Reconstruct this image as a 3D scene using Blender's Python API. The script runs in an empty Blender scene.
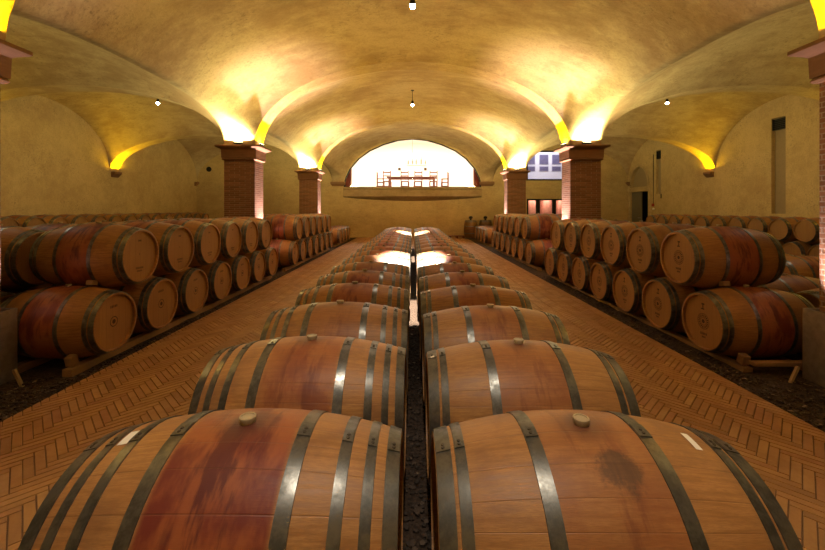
import bpy, bmesh, math, random
from mathutils import Vector, Matrix
from mathutils.geometry import tessellate_polygon
random.seed(7)
PI = math.pi
sc = bpy.context.scene
col = sc.collection

# ------------------------------------------------------------------ camera
CAMZ = 1.5
cd = bpy.data.cameras.new('camera'); cam = bpy.data.objects.new('camera', cd); col.objects.link(cam)
cam.location = (0, 0, CAMZ); cam.rotation_euler = (PI/2, 0, 0)
cd.sensor_width = 36; cd.lens = 36*390/825; cd.shift_y = -66/825; cd.clip_start = .05; cd.clip_end = 100
sc.camera = cam
# ------------------------------------------------------------------ world, view
w = bpy.data.worlds.new('world'); sc.world = w; w.use_nodes = True
w.node_tree.nodes['Background'].inputs[0].default_value = (.5, .42, .3, 1)
w.node_tree.nodes['Background'].inputs[1].default_value = 0.02
sc.view_settings.view_transform = 'Standard'; sc.view_settings.look = 'None'
sc.view_settings.gamma = 1; sc.view_settings.use_curve_mapping = False
sc.view_settings.exposure = 0.45
sc.cycles.use_denoising = True
sc.cycles.max_bounces = 8; sc.cycles.diffuse_bounces = 5; sc.cycles.sample_clamp_indirect = 6
# light levels
E_CAP, E_AMBER, E_SHAFT, E_DOWN, E_BULB, E_CORBEL = 74, 46, 1400, 10000, 8, 24
E_CAPA = 130

def spot(name, loc, direction, energy, colr, size=2.6, blend=.6, radius=.06):
    l = bpy.data.lights.new(name, 'SPOT'); l.energy = energy; l.color = colr
    l.spot_size = size; l.spot_blend = blend; l.shadow_soft_size = radius
    o = bpy.data.objects.new(name, l); col.objects.link(o); o.location = loc
    o.rotation_euler = Vector(direction).to_track_quat('-Z', 'Y').to_euler(); return o
def point(name, loc, energy, colr, radius=.06):
    l = bpy.data.lights.new(name, 'POINT'); l.energy = energy; l.color = colr; l.shadow_soft_size = radius
    o = bpy.data.objects.new(name, l); col.objects.link(o); o.location = loc; return o
def area(name, loc, direction, energy, colr, sx, sy):
    l = bpy.data.lights.new(name, 'AREA'); l.energy = energy; l.color = colr; l.shape = 'RECTANGLE'; l.size = sx; l.size_y = sy
    o = bpy.data.objects.new(name, l); col.objects.link(o); o.location = loc
    o.rotation_euler = Vector(direction).to_track_quat('-Z', 'Y').to_euler(); return o

# ------------------------------------------------------------------ tags / builders
def tag(o, label=None, cat=None, group=None, kind=None):
    if label: o['label'] = label
    if cat: o['category'] = cat
    if group: o['group'] = group
    if kind: o['kind'] = kind
    return o
def empty(name, loc=(0,0,0), rz=0):
    o = bpy.data.objects.new(name, None); col.objects.link(o); o.location = loc; o.rotation_euler = (0,0,rz)
    o.empty_display_size = .1; return o

class MB:
    def __init__(s): s.v = []; s.f = []; s.m = []; s.sm = []
    def add(s, vs, fs, mi=0, smooth=False):
        b = len(s.v); s.v += [tuple(p) for p in vs]
        for f in fs: s.f.append([b+i for i in f]); s.m.append(mi); s.sm.append(smooth)
        return s
    def box(s, c, d, mi=0, rot=None):
        x, y, z = d[0]/2, d[1]/2, d[2]/2
        vs = [Vector((sx*x, sy*y, sz*z)) for sz in (-1,1) for sy in (-1,1) for sx in (-1,1)]
        if rot is not None: vs = [rot @ p for p in vs]
        vs = [p + Vector(c) for p in vs]
        return s.add(vs, [(0,2,3,1),(4,5,7,6),(0,1,5,4),(2,6,7,3),(0,4,6,2),(1,3,7,5)], mi)
    def bbox(s, x0,x1,y0,y1,z0,z1, mi=0): return s.box(((x0+x1)/2,(y0+y1)/2,(z0+z1)/2),(x1-x0,y1-y0,z1-z0),mi)
    def lathe(s, prof, n=24, axis='z', c=(0,0,0), mi=0, smooth=True, closed=False, caps=True):
        # prof list of (r, t); closed joins the last ring to the first
        vs = []; c = Vector(c)
        for r, t in prof:
            for k in range(n):
                a = 2*PI*k/n; u, w_ = r*math.cos(a), r*math.sin(a)
                p = {'z': (u,w_,t), 'x': (t,u,w_), 'y': (w_,t,u)}[axis]
                vs.append(Vector(p)+c)
        fs = []; m = len(prof)
        for i in range(m if closed else m-1):
            j = (i+1) % m
            for k in range(n):
                q = (k+1) % n
                fs.append((i*n+k, i*n+q, j*n+q, j*n+k))
        if not closed and caps:
            if prof[0][0] > 1e-5: fs.append(tuple(range(n-1,-1,-1)))
            if prof[-1][0] > 1e-5: fs.append(tuple((m-1)*n+k for k in range(n)))
        return s.add(vs, fs, mi, smooth)
    def tube(s, pts, r, n=8, mi=0):
        pts = [Vector(p) for p in pts]; vs = []; 
        for i, p in enumerate(pts):
            t = (pts[min(i+1,len(pts)-1)] - pts[max(i-1,0)]).normalized()
            a = t.orthogonal().normalized() if i == 0 else (a - t*a.dot(t)).normalized()
            b = t.cross(a)
            for k in range(n):
                th = 2*PI*k/n; vs.append(p + a*math.cos(th)*r + b*math.sin(th)*r)
        fs = [(i*n+k, i*n+(k+1)%n, (i+1)*n+(k+1)%n, (i+1)*n+k) for i in range(len(pts)-1) for k in range(n)]
        fs += [tuple(range(n-1,-1,-1)), tuple((len(pts)-1)*n+k for k in range(n))]
        return s.add(vs, fs, mi, True)
    def mesh(s, name, mats):
        me = bpy.data.meshes.new(name); me.from_pydata(s.v, [], s.f)
        for m in (mats if isinstance(mats, (list,tuple)) else [mats]): me.materials.append(m)
        me.polygons.foreach_set('material_index', s.m); me.polygons.foreach_set('use_smooth', s.sm)
        bm = bmesh.new(); bm.from_mesh(me); bmesh.ops.remove_doubles(bm, verts=bm.verts, dist=1e-5)
        bmesh.ops.recalc_face_normals(bm, faces=bm.faces); bm.to_mesh(me); bm.free(); me.update(); me.set_sharp_from_angle(angle=.62); return me
    def build(s, name, mats, parent=None, loc=(0,0,0), bevel=0):
        o = bpy.data.objects.new(name, s.mesh(name, mats)); col.objects.link(o); o.location = loc
        if parent: o.parent = parent
        if bevel:
            b = o.modifiers.new('bevel','BEVEL'); b.width = bevel; b.segments = 2; b.limit_method = 'ANGLE'
        return o

# ------------------------------------------------------------------ materials
class NT:
    def __init__(s, name):
        s.mat = bpy.data.materials.new(name); s.mat.use_nodes = True; s.t = s.mat.node_tree
        s.b = s.t.nodes['Principled BSDF']; s.out = s.t.nodes['Material Output']
    def n(s, typ, props=None, **ins):
        nd = s.t.nodes.new(typ)
        for k, v in (props or {}).items(): setattr(nd, k, v)
        for k, v in ins.items():
            key = k.replace('_', ' ')
            if k.startswith('i') and k[1:].isdigit(): key = int(k[1:])
            s.set(nd.inputs[key], v)
        return nd
    def set(s, sock, v):
        if isinstance(v, bpy.types.NodeSocket): s.t.links.new(v, sock)
        elif isinstance(v, bpy.types.Node): s.t.links.new(v.outputs[0], sock)
        elif isinstance(v, (tuple, list)) and len(v) == 3 and len(sock.default_value) == 4: sock.default_value = (*v, 1)
        else: sock.default_value = v
    def math(s, op, a, b=0, c=None):
        nd = s.n('ShaderNodeMath', {'operation': op}, i0=a, i1=b)
        if c is not None: s.set(nd.inputs[2], c)
        return nd.outputs[0]
    def mix(s, f, a, b, mode='MIX'):
        nd = s.n('ShaderNodeMix', {'data_type': 'RGBA', 'blend_type': mode})
        s.set(nd.inputs[0], f); s.set(nd.inputs[6], a); s.set(nd.inputs[7], b); return nd.outputs[2]
    def ramp(s, f, a, b, lo=0.0, hi=1.0):
        nd = s.n('ShaderNodeMapRange', {'clamp': True, 'interpolation_type': 'SMOOTHSTEP'}, i0=f, i1=a, i2=b, i3=lo, i4=hi)
        return nd.outputs[0]
    def coord(s, kind='Object'): return s.n('ShaderNodeTexCoord').outputs[kind]
    def noise(s, vec, scale, detail=4, rough=.55, out=0, dist=0):
        return s.n('ShaderNodeTexNoise', None, Vector=vec, Scale=scale, Detail=detail, Roughness=rough, Distortion=dist).outputs[out]
    def map(s, vec, sc=(1,1,1), loc=(0,0,0), rot=(0,0,0)):
        return s.n('ShaderNodeMapping', None, Vector=vec, Scale=sc, Location=loc, Rotation=rot).outputs[0]
    def bump(s, h, strength=.3, dist=.01):
        s.t.links.new(s.n('ShaderNodeBump', None, Height=h, Strength=strength, Distance=dist).outputs[0], s.b.inputs['Normal'])
    def fin(s, color=None, rough=None, metal=None, spec=None):
        for k, v in (('Base Color', color), ('Roughness', rough), ('Metallic', metal), ('Specular IOR Level', spec)):
            if v is not None: s.set(s.b.inputs[k], v)
        return s.mat

def simple(name, c, rough=.6, metal=0, nscale=12, var=.25, bump=.1):
    m = NT(name); v = m.coord(); n = m.noise(v, nscale)
    c2 = tuple(x*(1-var) for x in c)
    m.bump(n, bump, .004)
    return m.fin(m.mix(n, c, c2), rough, metal)

def plaster(name, c1=(.58,.44,.24), c2=(.38,.25,.125)):
    m = NT(name); v = m.coord()
    big = m.noise(v, .55, 5, .6); mid = m.noise(m.map(v, (1.0,2.4,2.2)), 1.8, 8, .7, dist=.25); fine = m.noise(v, 22, 5, .7)
    f = m.math('ADD', m.math('MULTIPLY', big, .55), m.math('MULTIPLY', mid, .45))
    c = m.mix(m.ramp(f, .36, .62), c2, c1)
    dirt = m.ramp(m.noise(m.map(v, (.8,1.6,1.6)), 11, 7, .8), .52, .68)
    patch = m.ramp(m.noise(m.map(v, (1,1,1), (5,3,1)), 1.1, 3), .42, .62)
    c = m.mix(m.math('MULTIPLY', m.math('MULTIPLY', dirt, patch), .75), c, (.17,.115,.055))
    c = m.mix(m.math('MULTIPLY', m.ramp(fine, .45, .7), .3), c, (.25,.18,.09))
    h = m.math('ADD', m.math('MULTIPLY', mid, .7), m.math('MULTIPLY', fine, .3))
    m.bump(h, .5, .03)
    return m.fin(c, .85, 0, .2)
M_VAULT = plaster('vault_plaster')
M_WALL = plaster('wall_plaster', (.64,.475,.22), (.50,.35,.155))

def brick(name, c1=(.38,.18,.09), c2=(.22,.105,.05), mortar=(.42,.33,.23)):
    m = NT(name); v = m.coord(); sp = m.n('ShaderNodeSeparateXYZ', None, i0=v)
    cb = m.n('ShaderNodeCombineXYZ', None, i0=m.math('ADD', sp.outputs[0], sp.outputs[1]), i1=sp.outputs[2])
    b = m.n('ShaderNodeTexBrick', {'offset': .5}, Vector=cb, Color1=c1, Color2=c2, Mortar=mortar, Scale=1.0)
    b.inputs['Mortar Size'].default_value = .006; b.inputs['Mortar Smooth'].default_value = .3
    b.inputs['Brick Width'].default_value = .24; b.inputs['Row Height'].default_value = .046; b.inputs['Bias'].default_value = 0
    n = m.noise(v, 30, 4)
    c = m.mix(m.math('MULTIPLY', n, .5), b.outputs['Color'], (.16,.07,.04))
    h = m.math('ADD', m.math('SUBTRACT', 1, b.outputs['Fac']), m.math('MULTIPLY', n, .5))
    m.bump(h, .9, .012)
    return m.fin(c, .85, 0, .2)
M_BRICK = brick('pillar_brick')

def terracotta():
    m = NT('terracotta_capital'); v = m.coord(); n = m.noise(m.map(v, (1,1,5)), 6, 6, .65)
    m.bump(n, .4, .01)
    return m.fin(m.mix(n, (.32,.17,.085), (.17,.085,.04)), .8, 0, .25)
M_CAP = terracotta()

def floor_mat():
    m = NT('cotto_brick_floor'); v = m.coord(); g = m.n('ShaderNodeNewGeometry')
    r = g.outputs['Random Per Island']
    c = m.n('ShaderNodeValToRGB', None, Fac=r)
    e = c.color_ramp.elements; e[0].position = 0; e[0].color = (.24,.115,.04,1); e[1].position = 1; e[1].color = (.42,.25,.09,1)
    for p, cc in ((.25,(.34,.17,.058,1)),(.5,(.40,.22,.078,1)),(.75,(.30,.125,.05,1))):
        q = e.new(p); q.color = cc
    n = m.noise(v, 5, 6, .7); n2 = m.noise(v, 60, 3)
    cc = m.mix(m.ramp(n, .4, .7, 0, .5), c.outputs[0], (.22,.10,.045))
    cc = m.mix(m.math('MULTIPLY', n2, .25), cc, (.6,.34,.14))
    m.bump(m.math('ADD', n, m.math('MULTIPLY', n2, .4)), .15, .006)
    return m.fin(cc, m.ramp(n, .3, .7, .36, .58), 0, .4)
M_FLOOR = floor_mat()
M_MORTAR = simple('mortar', (.19,.10,.045), .9)

def gravel_mat():
    m = NT('dark_gravel'); v = m.coord(); vo = m.n('ShaderNodeTexVoronoi', None, Vector=v, Scale=38.0)
    n = m.noise(v, 8, 4)
    c = m.mix(m.ramp(vo.outputs['Distance'], 0, .5), (.022,.014,.010), (.07,.042,.028))
    c = m.mix(m.math('MULTIPLY', n, .5), c, (.02,.013,.009))
    m.bump(m.math('SUBTRACT', 1, vo.outputs['Distance']), .9, .03)
    return m.fin(c, .8, 0, .3)
M_GRAVEL = gravel_mat()
def stone_mat():
    m = NT('gravel_stone'); g = m.n('ShaderNodeNewGeometry')
    c = m.n('ShaderNodeValToRGB', None, Fac=g.outputs['Random Per Island'])
    e = c.color_ramp.elements; e[0].color = (.018,.012,.009,1); e[1].color = (.24,.17,.11,1); e.new(.6).color = (.045,.028,.02,1); e.new(.9).color = (.08,.05,.034,1)
    return m.fin(c.outputs[0], .7, 0, .4)
M_STONE = stone_mat()

def barrel_wood():
    # object colour: R stain strength, G tone, B seed
    m = NT('barrel_oak'); v = m.coord(); sp = m.n('ShaderNodeSeparateXYZ', None, i0=v)
    oc = m.n('ShaderNodeSeparateColor', None, i0=m.n('ShaderNodeObjectInfo').outputs['Color'])
    R, G, B = oc.outputs[0], oc.outputs[1], oc.outputs[2]
    seed = m.math('MULTIPLY', B, 37.0)
    ang = m.math('ARCTAN2', sp.outputs[1], sp.outputs[2])
    wob = m.math('MULTIPLY', m.math('SINE', m.math('ADD', m.math('MULTIPLY', ang, 5), seed)), .05)
    st = m.math('MULTIPLY', m.math('ADD', ang, wob), 26/(2*PI))
    st = m.math('ADD', st, seed); fl = m.math('FLOOR', st); fr = m.math('FRACT', st)
    wn = m.n('ShaderNodeTexWhiteNoise', {'noise_dimensions': '1D'}, W=fl).outputs[0]
    gv = m.n('ShaderNodeCombineXYZ', None, i0=m.math('MULTIPLY', sp.outputs[0], 2.2), i1=m.math('MULTIPLY', ang, 9), i2=m.math('ADD', fl, seed))
    grain = m.noise(gv, 3.2, 6, .65)
    cg = m.n('ShaderNodeCombineXYZ', None, i0=m.math('MULTIPLY', sp.outputs[0], 22), i1=m.math('MULTIPLY', ang, 75), i2=seed)
    cross = m.noise(cg, 2.2, 4, .65)
    sv = m.n('ShaderNodeCombineXYZ', None, i0=sp.outputs[0], i1=sp.outputs[1], i2=m.math('ADD', sp.outputs[2], seed))
    blot = m.noise(sv, 5.5, 5, .6)
    c = m.mix(m.ramp(grain, .35, .65), (.29,.132,.038), (.45,.228,.073))
    c = m.mix(m.math('MULTIPLY', wn, .45), c, (.36,.16,.055))
    c = m.mix(m.ramp(cross, .42, .66, 0, .55), c, (.25,.115,.042))
    c = m.mix(m.ramp(blot, .48, .68, 0, .55), c, (.20,.09,.04))
    # wine stain between the bilge hoops
    ax = m.math('ABSOLUTE', sp.outputs[0])
    mask = m.ramp(ax, .15, .172, 1, 0)
    sn = m.noise(sv, 3.0, 4, .55)
    k = m.math('MULTIPLY', m.math('MULTIPLY', mask, R), m.ramp(sn, .28, .62, .45, 1))
    c = m.mix(m.math('MINIMUM', m.math('MULTIPLY', k, .95), .9), c, (.29,.072,.025))
    deep = m.math('MULTIPLY', m.math('MULTIPLY', mask, m.ramp(R, .2, 1)), m.ramp(m.noise(m.map(sv, (1.6,.7,.7), (3,1,2)), 4.5, 5, .6), .47, .62, 0, .8))
    c = m.mix(deep, c, (.13,.014,.014))
    # dark runs down from the bung
    rv = m.n('ShaderNodeCombineXYZ', None, i0=m.math('MULTIPLY', sp.outputs[0], 15), i1=m.math('MULTIPLY', ang, 1.0), i2=seed)
    run = m.math('MULTIPLY', m.ramp(m.noise(rv, 1.2, 5, .65), .48, .62), m.ramp(ax, .04, .15, 1, 0))
    run = m.math('MULTIPLY', run, m.math('MULTIPLY', R, .85))
    c = m.mix(run, c, (.085,.012,.014))
    dx = m.n('ShaderNodeVectorMath', {'operation': 'DISTANCE'}, i0=v, i1=(0, 0, .35)).outputs['Value']
    dark = m.math('MULTIPLY', m.ramp(m.math('ADD', dx, m.math('MULTIPLY', blot, .06)), .055, .14, .75, 0), m.ramp(R, .1, .4))
    c = m.mix(dark, c, (.09,.03,.02))
    c = m.mix(1.0, c, m.n('ShaderNodeCombineColor', None, i0=G, i1=G, i2=G).outputs[0], 'MULTIPLY')
    # soot blotch beside the bung on some barrels (object alpha)
    al = m.n('ShaderNodeObjectInfo').outputs['Alpha']
    bx = m.math('DIVIDE', m.math('SUBTRACT', sp.outputs[0], .04), .055); ba = m.math('DIVIDE', m.math('ADD', ang, .47), .17)
    bd = m.math('ADD', m.math('MULTIPLY', bx, bx), m.math('MULTIPLY', ba, ba))
    bd = m.math('ADD', bd, m.math('MULTIPLY', m.math('SUBTRACT', m.noise(m.map(sv, (1,1,1), (9,2,4)), 22, 4, .7), .5), 5.0))
    c = m.mix(m.math('MULTIPLY', m.ramp(bd, .3, 1.7, .62, 0), m.math('SUBTRACT', 1, al)), c, (.035,.028,.024))
    edge = m.math('MINIMUM', m.ramp(fr, 0, .03), m.ramp(fr, .97, 1, 1, 0))
    c = m.mix(m.ramp(edge, 0, 1, .32, 0), c, (.12,.05,.025))
    h = m.math('ADD', m.math('MULTIPLY', edge, .6), m.math('MULTIPLY', grain, .3))
    h = m.math('ADD', h, m.math('MULTIPLY', cross, .25))
    m.bump(h, .3, .004)
    return m.fin(c, m.ramp(grain, .3, .7, .42, .56), 0, .4)
M_OAK = barrel_wood()
def head_wood():
    m = NT('barrel_head_oak'); v = m.coord(); sp = m.n('ShaderNodeSeparateXYZ', None, i0=v)
    oi = m.n('ShaderNodeObjectInfo').outputs['Random']; seed = m.math('MULTIPLY', oi, 50)
    st = m.math('ADD', m.math('MULTIPLY', sp.outputs[1], 12), seed); fl = m.math('FLOOR', st); fr = m.math('FRACT', st)
    wn = m.n('ShaderNodeTexWhiteNoise', {'noise_dimensions': '1D'}, W=fl).outputs[0]
    gv = m.n('ShaderNodeCombineXYZ', None, i0=m.math('MULTIPLY', sp.outputs[1], 40), i1=m.math('MULTIPLY', sp.outputs[2], 3), i2=m.math('ADD', fl, seed))
    g = m.noise(gv, 1.3, 5, .6)
    c = m.mix(g, (.38,.20,.062), (.25,.125,.042)); c = m.mix(m.math('MULTIPLY', wn, .4), c, (.27,.12,.045))
    c = m.mix(m.ramp(fr, 0, .04, .6, 0), c, (.12,.05,.025))
    m.bump(m.ramp(fr, 0, .05), .25, .003)
    return m.fin(c, .55, 0, .35)
M_HEAD = head_wood()
def steel(name, c1, c2, rough, metal=.85):
    m = NT(name); v = m.coord(); n = m.noise(v, 14, 5, .7); n2 = m.noise(v, 70, 3)
    m.bump(n2, .12, .002)
    return m.fin(m.mix(m.ramp(n, .35, .65), c1, c2), m.ramp(n, .3, .7, rough-.08, rough+.1), metal)
M_HOOP = steel('galvanised_hoop', (.19,.19,.185), (.095,.095,.09), .36, .8)
M_STEEL = steel('brushed_steel', (.50,.47,.47), (.38,.35,.36), .42, .8)
M_RIVET = simple('rivet_steel', (.10,.09,.08), .5, .7)
M_BUNG = simple('silicone_bung', (.42,.33,.20), .45)
M_INK = simple('burnt_mark', (.07,.03,.015), .8)
M_PAPER = simple('paper_label', (.85,.80,.70), .7, var=.06)
M_BEAM = simple('pale_beam_wood', (.42,.24,.11), .75, nscale=6, var=.5)
M_DARKWOOD = simple('dark_red_wood', (.20,.055,.03), .6)
M_BLACK = simple('black_metal', (.012,.011,.010), .45, .3)
M_DARK = simple('dark_void', (.012,.012,.016), .9)  # near-black colour carries the darkness of the passage and tank room
M_WHITE = simple('white_plaster', (.86,.82,.76), .8, var=.05)
M_LAV = simple('lavender_wall', (.64,.63,.70), .8, var=.05)
M_GREYDOOR = simple('grey_door_paint', (.20,.17,.11), .6)
M_RED = simple('red_plastic', (.45,.03,.02), .5)
M_CURT = simple('red_curtain', (.30,.06,.04), .8)
M_LEDGE = plaster('ledge_stone', (.45,.32,.17), (.30,.20,.10))
M_TANK_REFL = steel('steel_tank', (.62,.27,.17), (.50,.20,.13), .45, .5)  # steel tanks; the reddish wall reflection is put into their colour
M_PHOTO = simple('dark_print', (.16,.14,.28), .6, nscale=5, var=.8)
def emis(name, c, e):
    m = NT(name); m.set(m.b.inputs['Emission Color'], c); m.b.inputs['Emission Strength'].default_value = e
    return m.fin((.8,.8,.8), .5)
M_BULB = emis('lit_bulb', (1,.93,.8), 60)
M_FLOODLENS = emis('lit_flood_lens', (1,.86,.45), 25)
def glass():
    m = NT('clear_glass'); t = m.t
    tr = t.nodes.new('ShaderNodeBsdfTransparent'); gl = t.nodes.new('ShaderNodeBsdfGlossy'); gl.inputs['Roughness'].default_value = .02
    fr = t.nodes.new('ShaderNodeFresnel'); fr.inputs[0].default_value = 1.45; mx = t.nodes.new('ShaderNodeMixShader')
    t.links.new(fr.outputs[0], mx.inputs[0]); t.links.new(tr.outputs[0], mx.inputs[1]); t.links.new(gl.outputs[0], mx.inputs[2])
    t.links.new(mx.outputs[0], m.out.inputs[0]); return m.mat
M_GLASS = glass()

# ------------------------------------------------------------------ the shell
XI, XO, XW = 3.6, 4.3, 11.5            # pillar inner, outer face; outer wall
PY = [2.95, 8.9, 14.8]; PD = .5        # pillar near faces and depth
YB, YF = 20.8, -2.4                    # end wall, wall behind the viewpoint
ZS = 2.95                              # springing height
BAYS = [(YF, 2.95), (3.45, 8.9), (9.4, 14.8), (15.3, YB)]
B_T, B_S, A_T, A_W = 1.91, .87, 1.38, 2.05
FXL, FXR = -2.9, 2.77                  # brick floor edges
def struct(o): o['kind'] = 'structure'; return o

def grid(name, f, nu, nv, mat):
    mb = MB(); vs = [f(i/nu, j/nv) for j in range(nv+1) for i in range(nu+1)]
    fs = [(j*(nu+1)+i, j*(nu+1)+i+1, (j+1)*(nu+1)+i+1, (j+1)*(nu+1)+i) for j in range(nv) for i in range(nu)]
    mb.add(vs, fs, 0, True); return struct(mb.build(name, mat))
def sm(t): return math.sin(PI/2*(2*t-1))
def el(u): return math.sqrt(max(0, 1-u*u))
def es(v): return max(0, 1-abs(v)**2.7)**(1/2.7)
def pm(a, b, p=3.0): return (a**p + b**p)**(1/p)
def kk(v, kb, last): return 1 + kb*(1 if (last and v > 0) else (1-v*v))
for bi, (y0, y1) in enumerate(BAYS):
    last = bi == 3; kb = .19 if last else .10
    def nave(s, t):
        u, v = sm(s), sm(t); x = XO*u
        a = XI + (XO-XI)*.8*(1-v**6 if not (last and v > 0) else 1-v**6)
        return (x, (y0+y1)/2+v*(y1-y0)/2, ZS + pm(el(min(1, abs(x)/a))*B_T*kk(v, kb, last), es(v)*(B_S + .085*u), 2.2))
    grid('ceiling', nave, 90, 52, M_VAULT)
    for sg in (-1, 1):
        def aisle(s, t):
            u, v = sm(s), sm(t); q = (u+1)/2; q = q*q*(3-2*q)
            bs = (B_S + .085*sg)*(1-q) + A_W*q
            return (sg*(XO + (u+1)/2*(XW-XO)), (y0+y1)/2+v*(y1-y0)/2, ZS + pm(el(u)*A_T*kk(v, .42, last), (es(v)*(1-q)+el(v)*q)*bs, 2.6))
        grid('ceiling', aisle, 48, 40, M_VAULT)
for y in PY:
    grid('ceiling', lambda s, t: (sm(s)*XI, y+t*PD, ZS+el(sm(s))*B_T), 56, 3, M_VAULT)       # transverse arches
    for sg in (-1, 1):
        grid('ceiling', lambda s, t: (sg*(XO+(sm(s)+1)/2*(XW-XO)), y+t*PD, ZS+el(sm(s))*A_T), 48, 3, M_VAULT)

def wall_poly(name, outer, holes, to3, thick, mat):
    """flat wall with holes; outlines are (a, z), to3(a, z, depth) gives the point"""
    loops = [outer] + holes
    tris = tessellate_polygon([[Vector((a, z, 0)) for a, z in lp] for lp in loops])
    flat = [p for lp in loops for p in lp]; n = len(flat)
    mb = MB(); vs = [to3(a, z, 0) for a, z in flat] + [to3(a, z, thick) for a, z in flat]
    fs = [tuple(t) for t in tris] + [tuple(n+i for i in t) for t in tris]
    b = 0
    for lp in loops:
        for i in range(len(lp)):
            j = (i+1) % len(lp); fs.append((b+i, b+j, n+b+j, n+b+i))
        b += len(lp)
    mb.add(vs, fs); return struct(mb.build(name, mat))
def rect(a0, a1, z0, z1): return [(a0,z0),(a1,z0),(a1,z1),(a0,z1)]

# arched window outline in the end wall, (x, z)
ZW0 = CAMZ+1.17
half = [(3.66, ZW0), (3.63, ZW0+.42), (3.37, CAMZ+2.13), (2.9, CAMZ+2.68), (2.32, CAMZ+3.11), (1.6, CAMZ+3.45), (.8, CAMZ+3.70), (0, CAMZ+3.79)]
WOUT = half + [(-x, z) for x, z in half[-2::-1]]
W2 = rect(6.08, 8.6, 3.02, 4.62); W3 = rect(6.10, 8.6, .8, 2.04)
wall_poly('wall_back', rect(-XW-.3, XW+.3, -.15, 6), [WOUT, W2, W3], lambda a, z, t: (a, YB+t, z), .22, M_WALL)
wall_poly('wall_left', rect(YF-.3, YB+.2, -.15, 6), [], lambda a, z, t: (-XW-t, a, z), .3, M_WALL)
DR = rect(19.0, 20.62, -.02, 2.38)
DL = [(19.05, 2.62), (20.57, 2.62)] + [(19.81+.76*math.cos(a*PI/16), 2.62+1.02*math.sin(a*PI/16)) for a in range(1, 16)]
S1 = rect(18.05, 18.42, 2.2, 4.25); S2 = rect(12.02, 12.5, 1.35, 4.38)
wall_poly('wall_right', rect(YF-.3, YB+.2, -.15, 6), [DR, DL, S1, S2], lambda a, z, t: (XW+t, a, z), .3, M_WALL)
wall_poly('wall_front', rect(-XW-.3, XW+.3, -.15, 6), [], lambda a, z, t: (a, YF-t, z), .3, M_WALL)
# recess backs
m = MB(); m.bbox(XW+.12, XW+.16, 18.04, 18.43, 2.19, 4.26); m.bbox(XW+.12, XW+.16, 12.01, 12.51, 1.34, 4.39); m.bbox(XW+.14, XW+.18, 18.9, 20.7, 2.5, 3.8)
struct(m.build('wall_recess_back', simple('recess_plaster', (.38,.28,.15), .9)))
m = MB(); m.bbox(XW+.3, XW+1.6, 18.6, 20.7, -.1, 0); m.bbox(XW+1.6, XW+1.7, 18.6, 20.8, 0, 2.5); m.bbox(XW+.3, XW+1.6, 18.6, 18.7, 0, 2.5)
m.bbox(XW+.3, XW+1.6, 20.7, 20.8, 0, 2.5); m.bbox(XW+.3, XW+1.6, 18.6, 20.8, 2.45, 2.55)
struct(m.build('wall_passage', M_DARK))

# door: leaf, surround
d = empty('door_1', (XW+.12, 19.75, 0)); struct(d)
MB().bbox(-.03, .03, .0, .85, .01, 2.37).build('door_leaf', M_GREYDOOR, d, bevel=.006)
MB().tube([(-.03,.08,1.05),(-.09,.08,1.05),(-.09,.2,1.05)], .012).build('door_handle', M_STEEL, d)
m = MB()
m.bbox(XW-.035, XW, 18.86, 19.0, 0, 2.46); m.bbox(XW-.035, XW, 20.62, 20.74, 0, 2.46); m.bbox(XW-.045, XW, 18.8, 20.78, 2.40, 2.60)
for a in range(16):
    a0, a1 = a*PI/16, (a+1)*PI/16; vs = []
    for aa in (a0, a1):
        for rr in (0, .13):
            for xx in (XW-.035, XW): vs.append((xx, 19.81+(.76+rr)*math.cos(aa), 2.62+(1.02+rr)*math.sin(aa)))
    m.add(vs, [(0,2,6,4),(1,5,7,3),(0,4,5,1),(2,3,7,6)])
struct(m.build('trim_1', plaster('surround_plaster', (.62,.46,.24), (.46,.33,.16))))
# dark grilles at the top of the two wall slots
for nm, (y0, y1, z0, z1), lb in (('vent_grille', (18.07,18.40,3.85,4.22), 'dark vent grille at the top of the wall slot beside the door'),
                                 ('vent_grille', (12.04,12.48,4.0,4.35), 'dark vent grille atop the wide slot high on the right wall')):
    m = MB(); m.bbox(XW+.06, XW+.08, y0, y1, z0, z1)
    for k in range(6): m.bbox(XW+.02, XW+.06, y0, y1, z0+(k+.2)*(z1-z0)/6, z0+(k+.5)*(z1-z0)/6)
    m.bbox(XW+.01, XW+.06, y0, y0+.02, z0, z1); m.bbox(XW+.01, XW+.06, y1-.02, y1, z0, z1)
    tag(m.build(nm, M_BLACK), lb, 'vent')
m = MB(); m.bbox(XW-.03, XW, 18.0, 18.04, 2.0, 2.2); m.tube([(XW-.015, 18.6, 4.1), (XW-.015, 18.6, 1.75)], .014)
tag(m.build('wall_cable', M_BLACK), 'thin dark cable running down the right wall beside the door', 'cable')
o = empty('wall_switch_box', (XW, 18.6, 1.62)); tag(o, 'small red control box with white lamp below the cable by the door', 'switch')
MB().bbox(-.07, 0, -.06, .06, 0, .14).build('box_body', M_RED, o, bevel=.01)
MB().lathe([(.0,0),(.05,.01),(.05,.07),(0,.1)], 12, 'z', (-.06,-.08,-.16)).build('lamp_cap', M_WHITE, o)
m = MB(); m.lathe([(0,0),(.09,0),(.11,.25),(0,.27)], 14); m.v = [(x+10.98+.3, y+18.3, z) for x, y, z in m.v]
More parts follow.
